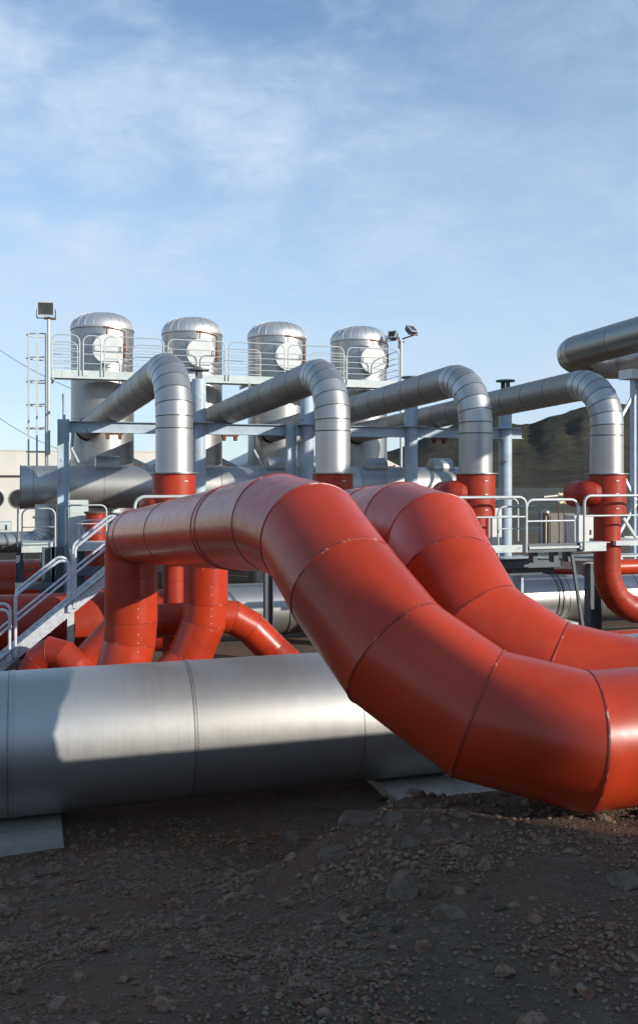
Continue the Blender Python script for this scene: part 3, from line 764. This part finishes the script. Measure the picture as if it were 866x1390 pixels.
m=MB(); rail_panel(m,(PX(90,22.6),22.9,zm-.08),(PX(146,22.6),22.9,zm-.08),.95,[.5],rc=.15); m.build('guardrail',M['rail'],root)
for px in (110,150):
    m=MB(); m.hbeam((PX(px,22.3),22.3,-.5),(PX(px,22.3),22.3,zm-.18),.18,.18,up=(1,0,0)); m.build('leg',M['blue_dk'],root)
m=MB(); m.box(PX(104,22),PX(150,22),22.1,22.3,zm-.75,zm-.55); m.build('cross_beam',M['blue_dk'],root)
m=MB(); m.box(PX(104,22),PX(150,22),22.1,22.3,zm-1.1,zm-.98); m.build('cross_beam',M['blue_dk'],root)

# silver elbow pipe at the left rear
e0=at(-40,737,Y=25.8); ec=at(62,737,Y=25.8)
pp=[Vector((e0.x-3,25.8,e0.z)),Vector((PX(-5,25.8),25.8,e0.z)),Vector((PX(8,25.8),25.8,e0.z)),Vector((PX(22,25.8),25.8,e0.z))]+fillet([Vector((PX(22,25.8),25.8,e0.z)),Vector((ec.x,25.8,e0.z)),Vector((ec.x,25.8,HZ-.5))],.42,5)[1:-1]+[Vector((ec.x,25.8,HZ-.45))]
r=pipe_thing('silver_elbow_pipe','small silver pipe at the left edge turning up into the header',pp,.28,SM)
m=MB(); m.sweep([(ec.x,25.8,e0.z+.62),(ec.x,25.8,e0.z+.68)],.34,40); m.build('flange',M['silver_tank'],r)

# dark steel frame behind on the left
root=thing('steel_gantry','dark steel gantry in the shadow behind the stairs','gantry',(PX(45,22),22,-.5))
for px in (66,78): 
    m=MB(); m.hbeam((PX(px,22.5),22.5,-.5),(PX(px,22.5),22.5,1.7),.3,.3,up=(1,0,0)); m.build('column',M['blue_dk'],root)
m=MB(); m.box(PX(20,22),PX(80,22),22.3,22.5,at(0,798,Y=22).z-.1,at(0,798,Y=22).z+.05); m.build('beam',M['blue_dk'],root)

def cabinet(name,label,px0,px1,Y,py0,py1,mt,depth=.5):
    a=at(px0,py0,Y=Y); b=at(px1,py1,Y=Y)
    root=thing(name,label,'cabinet',((a.x+b.x)/2,Y,b.z))
    m=MB(); m.box(a.x,b.x,Y,Y+depth,b.z,a.z); m.build('body',mt,root)
    m=MB(); w=b.x-a.x; m.box(a.x+.04,b.x-.04,Y-.018,Y-.002,b.z+.05,a.z-.05); d=m.build('door',mt,root)
    m=MB(); m.box(b.x-.12,b.x-.09,Y-.04,Y-.019,(a.z+b.z)/2-.06,(a.z+b.z)/2+.06); m.build('handle',M['dark'],d)
    return root
cabinet('equipment_cabinet','tall plain grey cabinet right of the left column',93,120,24.6,679,745,M['deck'])
cabinet('equipment_cabinet','white cabinet between the third riser and the round post',664,681,21.6,690,742,M['white'])
cabinet('equipment_cabinet','white cabinet left of the rightmost red riser',780,806,19.6,700,745,M['white'])
cabinet('equipment_cabinet','brown-grey cabinet behind the rusty thin pipes on the platform',745,780,22.0,697,742,M['boxbrown'])
cabinet('equipment_cabinet','small pale box at the far left below the white wall',-6,15,23.5,709,722,M['deck'])

# ------------------------------------------------------------------ right-hand platform
RY=16.6
MIDD=.5
root=thing('service_platform','long grey service platform with tubular guardrails at the right','platform',(PX(640,RY),RY,PZ))
def pz(px,py,Y=RY): return at(px,py,Y=Y).z
zd=PZ+.01
m=MB(); m.box(PX(600,RY),PX(713,RY),RY+.02,RY+.34,zd-.04,zd); m.build('deck',M['deck'],root)
m=MB(); m.box(PX(719,RY+.02),PX(790,RY),RY+.02,RY+MIDD,zd-.045,zd); m.build('deck',M['deck'],root)
m=MB(); m.box(PX(664,RY),PX(713,RY),RY,RY+.018,zd-.10,zd+.05); m.build('kick_plate',M['deck'],root)
m=MB(); m.box(PX(791,RY),PX(823,RY),RY,RY+.018,zd-.12,zd+.05); m.box(PX(791,RY),PX(828,RY),RY-.002,RY+.3,zd+.05,zd+.065); m.build('kick_plate',M['deck'],root)
m=MB(); m.box(PX(719,RY),PX(790,RY),RY+.06,RY+.08,zd-.12,zd+.06); m.build('kick_plate',M['blue_dk'],root)
m=MB(); rail_panel(m,(PX(605,RY),RY-.03,zd-.1),(PX(713,RY),RY-.03,zd-.1),1.12,[.72],rc=.16,r=.03); m.build('guardrail',M['rail'],root)
m=MB(); rail_panel(m,(PX(718,RY),RY+.1,zd-.12),(PX(788,RY),RY+.1,zd-.12),1.08,[.64],rc=.16,r=.028); m.build('guardrail',M['galv'],root)
m=MB(); rail_panel(m,(PX(792,RY),RY-.03,zd-.1),(PX(960,RY),RY-.03,zd-.1),1.14,[.72],rc=.16,r=.03); m.build('guardrail',M['rail'],root)
yb=19.6
m=MB(); rail_panel(m,(PX(667,yb),yb,zd-.1),(PX(703,yb),yb,zd-.1),1.02,[.6],rc=.16,r=.025); m.build('guardrail',M['rail'],root)
m=MB(); rail_panel(m,(PX(676,18.6),18.6,zd-.4),(PX(735,18.6),18.6,zd-.4),1.16,[.66],rc=.16,r=.025); m.build('guardrail',M['rail'],root)
m=MB(); m.box(PX(664,18.8),PX(850,18.8),18.0,18.5,zd-.40,zd-.36); m.build('lower_deck',M['deck'],root)
m=MB(); m.hbeam((PX(664,17.9),17.9,zd-.46),(PX(762,17.9),17.9,zd-.46),.2,.14); m.build('edge_beam',M['blue_dk'],root)
m=MB(); m.hbeam((PX(672,18.2),18.2,zd-.66),(PX(752,18.2),18.2,zd-.66),.18,.14); m.build('edge_beam',M['blue_dk'],root)
m=MB(); m.bar(at(776,752,Y=RY+.2),at(793,866,Y=RY+.2),.06,.06,up=(0,1,0)); m.build('brace',M['blue_dk'],root)
for px in (724,752,770):
    m=MB(); m.box(PX(px,RY+.3),PX(px,RY+.3)+.1,RY+.3,RY+.5,zd-.36,zd-.05); m.build('bracket',M['blue_dk'],root)
m=MB(); xc=PX(805,18.3); m.hbeam((xc,18.3,-.5),(xc,18.3,zd-.55),.3,.25,up=(1,0,0)); m.build('leg',M['blue_dk'],root)
m=MB(); xc=PX(672,18.3); m.hbeam((xc,18.3,-.5),(xc,18.3,zd-.76),.2,.2,up=(1,0,0)); m.build('leg',M['blue_dk'],root)
m=MB(); xc=PX(703,19.2); m.sweep([(xc,19.2,-.1),(xc,19.2,zd-.41)],.13,20); m.build('leg',M['blue'],root)
m=MB(); c0=at(790,760,Y=18.6); m.sweep([(c0.x,18.6,c0.z),(c0.x,18.6,c0.z-.32)],.3,24,rad=[.32,.14]); m.build('funnel',M['white'],root)
m=MB(); m.box(PX(852,RY),PX(900,RY),RY+.4,RY+1.4,zd-.05,zd+.05); m.box(PX(855,18),PX(960,18),18.2,18.24,zd-.16,zd+.06); m.bar(at(846,703,Y=18),at(884,762,Y=18),.06,.06,up=(0,1,0)); m.build('side_walkway',M['deck'],root)
# fittings on it
gp=at(741,742,Y=19.2)
root=thing('globe_lamp','small round globe on a thin post on the platform','lamp',gp)
m=MB(); m.sweep([gp,at(741,700,Y=19.2)],.018,8); m.build('post',M['cream'],root)
c=at(741,696,Y=19.2); m=MB(); m.blob(c,(.09,.09,.085),1,sub=3,rough=0,smooth=True); m.build('globe',M['silver_tank'],root)
m=MB(); m.sweep([c+Vector((0,0,-.035)),c+Vector((0,0,-.01))],.10,20); m.build('brim',M['rust'],root)
root=thing('relief_valve','cream twin relief valve on thin rusty pipes beside the red side branch','valve',at(762,742,Y=19.0))
for px in (759,768):
    m=MB(); pb=at(px,742,Y=19.0); pt=at(px+(-2 if px==759 else -4),686,Y=19.0); m.sweep([pb,at(px,712,Y=19.0),pt],.016,6); m.sweep([pb,pb+Vector((0,0,.12))],.03,8); m.build('riser',M['rust'],root)
for (px,py) in ((762,671),(763,682)):
    m=MB(); c=at(px,py,Y=19.0); m.sweep([c+Vector((-.075,0,0)),c+Vector((.075,0,0))],.035,12); m.blob(c+Vector((-.07,0,0)),(.05,.05,.042),3,sub=2,rough=0,smooth=True); m.blob(c+Vector((.07,0,0)),(.05,.05,.042),3,sub=2,rough=0,smooth=True); m.build('valve_body',M['cream'],root)
c=at(748,675,Y=19.0); m=MB(); m.sweep([at(737,675,Y=19.0),at(756,673,Y=19.0)],.05,14); m.build('outlet',M['silver_dull'],root)

# ------------------------------------------------------------------ upper right expansion loop
root=thing('silver_loop_pipe','very thick silver pipe entering high at the right edge and looping back','pipe',(15.6,24,-.5))
d=Vector((-.053,1,-.04)).normalized()
e_end=Vector((16.05,24.6,7.20)); e_start=e_end-d*22
lp=fillet([e_start,e_end+Vector((0,.9,0)),Vector((18.0,25.6,6.95)),Vector((18.0+.6,12,7.3))],1.15,6)
pre=[e_start]+subdiv(e_start,lp[1],12)+lp[1:-1]; post=subdiv(lp[-2],lp[-1],5)+[lp[-1]]
pts=pre+post
kk=1+11+7
m=MB(); m.sweep(pts[:kk+1],.49,64,0,set(range(1,kk)),1,sw=.013); m.build('upper_run',[M['silver_shaded'],M['seam']],root)  # same cladding as the return run, coloured as if in shade
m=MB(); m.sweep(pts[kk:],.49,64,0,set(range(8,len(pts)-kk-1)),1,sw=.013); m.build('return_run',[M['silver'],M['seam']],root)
root=thing('steel_trestle','grey steel trestle with crossed braces at the right edge carrying the loop pipe','trestle',(16.0,22,-.5))
xa=14.95; xb=PX(863,22)
for x in (xa,xb,xb+2.6):
    m=MB(); m.hbeam((x,22.0,-.5),(x,22.0,6.1 if x>xa else 4.6),.24,.2,up=(1,0,0)); m.build('column',M['blue'],root)
for z0,z1 in ((.6,2.6),(4.9,2.7),(3.7,5.8),(2.2,.4)):
    m=MB(); m.bar((xa,22.0,z0),(xb,22.0,z1),.07,.07,up=(0,1,0)); m.build('brace',M['galv'],root)
m=MB(); m.box(xb-.35,xb+3.0,21.7,22.3,6.1,6.36); m.build('cap_beam',M['white'],root)
# overhead cables
root=thing('overhead_cable','pair of thin cables slanting down from the left edge behind the ladder','cable',at(0,465,Y=33))
for (a,b,c_,d_) in ((-60,430,110,533),(-60,520,80,610)):
    p0=at(a,b,Y=33.9); p1=at(c_,d_,Y=33.9); m=MB(); P=[p0.lerp(p1,k/10)-Vector((0,0,.25*math.sin(math.pi*k/10))) for k in range(11)]; m.sweep(P,.009,5); m.build('cable',M['dark'],root)

# ------------------------------------------------------------------ buildings behind
WY=56.0; zt=at(40,612,Y=WY).z; ze=at(40,645,Y=WY).z
root=thing('white_building','long pale building with round windows and a deep parapet behind the left tanks','building',(-4,WY,-.5))
xr=PX(215,WY)
m=MB(); m.box(-30,xr,WY+.35,WY+12,-.5,ze); m.build('wall',M['wall'],root)
m=MB(); m.box(-30.2,xr+.15,WY,WY+12.2,ze,zt); m.box(-30.25,xr+.2,WY-.04,WY+12.25,zt,zt+.06); m.build('parapet',M['wall'],root)
for px in (-76,-42,-8,26):
    c=at(px,677,Y=WY+.33); f=MB(); f.sweep([(c.x,WY+.30,c.z),(c.x,WY+.345,c.z)],.58,40); w=f.build('window',M['shed'],root)
    f=MB(); f.sweep([(c.x,WY+.28,c.z),(c.x,WY+.298,c.z)],.53,40); f.build('pane',M['dark'],w)
GYb=37.5
root=thing('gabled_shed','long grey shed with a row of small gables, glimpsed between the tanks','building',(6,GYb,-.5))
val=[(204,632),(323,632),(436,632),(543,634)]; vx=[PX(p[0],GYb) for p in val]
sp3=(vx[-1]-vx[0])/3; xs3=[vx[0]-sp3]+[vx[0]+i*sp3 for i in range(4)]
zv=at(323,633,Y=GYb).z; za=zv+.85
m=MB(); m.box(xs3[0],xs3[-1],GYb,GYb+5,-.5,zv); m.build('wall',M['shed'],root)
for i in range(4):
    a,b=xs3[i],xs3[i+1]; c=(a+b)/2; m=MB(); n=0
    for y in (GYb-.15,GYb+5.1): m.v+= [Vector((a,y,zv+.004)),Vector((b,y,zv+.004)),Vector((c,y,za))]
    for q in ((0,1,2),(5,4,3),(1,4,5,2),(3,0,2,5),(0,3,4,1)): m.face(q)
    m.build('gable_roof',M['wall'] if i!=1 else M['shed'],root)

# ------------------------------------------------------------------ added unseen building behind the viewer, placed to shade the near gravel
SUNH=Vector((math.sin(R(43)),-math.cos(R(43)),0)); PER=Vector((-SUNH.y,SUNH.x,0)); S_EDGE=4.75
c0=SUNH*16+PER*(S_EDGE-9); root=thing('added_shade_building','added plain grey block, unseen behind the viewer, shading the near gravel','building',(c0.x,c0.y,0))
m=MB(); m.obox(c0+Vector((0,0,4.6)),SUNH*3,PER*9,Vector((0,0,5.4))); m.build('wall',M['shed'],root)
m=MB(); m.obox(c0+Vector((0,0,10.1)),SUNH*3.1,PER*9.02,Vector((0,0,.09))); m.build('roof',M['blue_dk'],root)
m=MB(); m.obox(c0-SUNH*3.03+Vector((0,0,1.2))+PER*3,SUNH*.03,PER*.6,Vector((0,0,1.1))); m.build('door',M['blue'],root)
# ------------------------------------------------------------------ world, sun, camera
SUN_EL=R(17); SAZ=Vector((math.sin(R(43)),-math.cos(R(43)),0)).normalized()
w=bpy.data.worlds.new('World'); scene.world=w; w.use_nodes=True; nt=w.node_tree; bg=nt.nodes['Background']
sky=nt.nodes.new('ShaderNodeTexSky'); sky.sky_type='NISHITA'; sky.sun_disc=False; sky.sun_elevation=SUN_EL
sky.sun_rotation=math.atan2(SAZ.x,SAZ.y); sky.altitude=100; sky.air_density=1.0; sky.dust_density=.2; sky.ozone_density=4.0
tc=nt.nodes.new('ShaderNodeTexCoord')
mp=nt.nodes.new('ShaderNodeMapping'); mp.inputs['Rotation'].default_value=(0,0,TH); mp.inputs['Scale'].default_value=(1,1,2.2); nt.links.new(tc.outputs['Generated'],mp.inputs[0])
def wn(scale,detail,rough,dist,loc):
    q=nt.nodes.new('ShaderNodeMapping'); q.inputs['Location'].default_value=loc; nt.links.new(mp.outputs[0],q.inputs[0])
    n=nt.nodes.new('ShaderNodeTexNoise'); n.inputs['Scale'].default_value=scale; n.inputs['Detail'].default_value=detail; n.inputs['Roughness'].default_value=rough; n.inputs['Distortion'].default_value=dist
    nt.links.new(q.outputs[0],n.inputs['Vector']); return n.outputs[0]
veil=mrange(nt,wn(1.7,6,.55,.5,(3.1,0,.4)),.30,.70,0,1)
puff=mrange(nt,wn(5.2,9,.56,.2,(.6,1.2,2.0)),.40,.62,0,1)
fine_=mrange(nt,wn(11,9,.62,.5,(4.6,2.2,1.0)),.32,.68,.45,1.1)
sep=nt.nodes.new('ShaderNodeSeparateXYZ'); nt.links.new(tc.outputs['Generated'],sep.inputs[0])
low=mrange(nt,sep.outputs[2],.52,.08,0,1)      # thicker veil towards the horizon
def mth(op,a,b):
    n=nt.nodes.new('ShaderNodeMath'); n.operation=op
    for i,x in enumerate((a,b)):
        if hasattr(x,'links'): nt.links.new(x,n.inputs[i])
        else: n.inputs[i].default_value=x
    return n.outputs[0]
# a bank of broken cloud stands in the upper left of the view
bank=(at(150,90,Z=10)-Vector((0,0,CAMZ))).normalized()
dp_=nt.nodes.new('ShaderNodeVectorMath'); dp_.operation='DOT_PRODUCT'; nt.links.new(tc.outputs['Generated'],dp_.inputs[0]); dp_.inputs[1].default_value=tuple(bank)
near_=mrange(nt,dp_.outputs['Value'],.93,.99,.25,1)
f=mth('ADD',mth('MULTIPLY',mth('MULTIPLY',veil,fine_),.42),mth('MULTIPLY',mth('MULTIPLY',puff,fine_),mth('MULTIPLY',near_,.66))); f=mth('ADD',f,mth('MULTIPLY',low,.54))
cl=nt.nodes.new('ShaderNodeClamp'); nt.links.new(f,cl.inputs[0]); cl.inputs[2].default_value=.97
CLOUD=(5.1,6.3,7.9)
hs=nt.nodes.new('ShaderNodeHueSaturation'); hs.inputs['Saturation'].default_value=.95; hs.inputs['Value'].default_value=1.6; hs.inputs['Hue'].default_value=.494; nt.links.new(sky.outputs[0],hs.inputs['Color'])
mixn=mixc(nt,cl.outputs[0],hs.outputs[0],CLOUD); nt.links.new(mixn,bg.inputs['Color']); bg.inputs['Strength'].default_value=.12
sl=bpy.data.lights.new('sun','SUN'); sl.energy=5.0; sl.angle=R(.53); sl.color=(1,.94,.84)
so=bpy.data.objects.new('sun',sl); COL.objects.link(so)
dirv=Vector((SAZ.x*math.cos(SUN_EL),SAZ.y*math.cos(SUN_EL),math.sin(SUN_EL))); so.rotation_euler=dirv.to_track_quat('Z','Y').to_euler(); so.location=dirv*50
cam=bpy.data.cameras.new('camera'); co=bpy.data.objects.new('camera',cam); COL.objects.link(co)
co.location=(0,0,CAMZ); co.rotation_euler=(R(90),0,-TH)
cam.sensor_fit='HORIZONTAL'; cam.sensor_width=36; cam.lens=FPX/866*36; cam.shift_y=-45/866; cam.clip_start=.05; cam.clip_end=9000
scene.camera=co
vs=scene.view_settings; vs.view_transform='Standard'; vs.look='None'; vs.exposure=0; vs.gamma=1
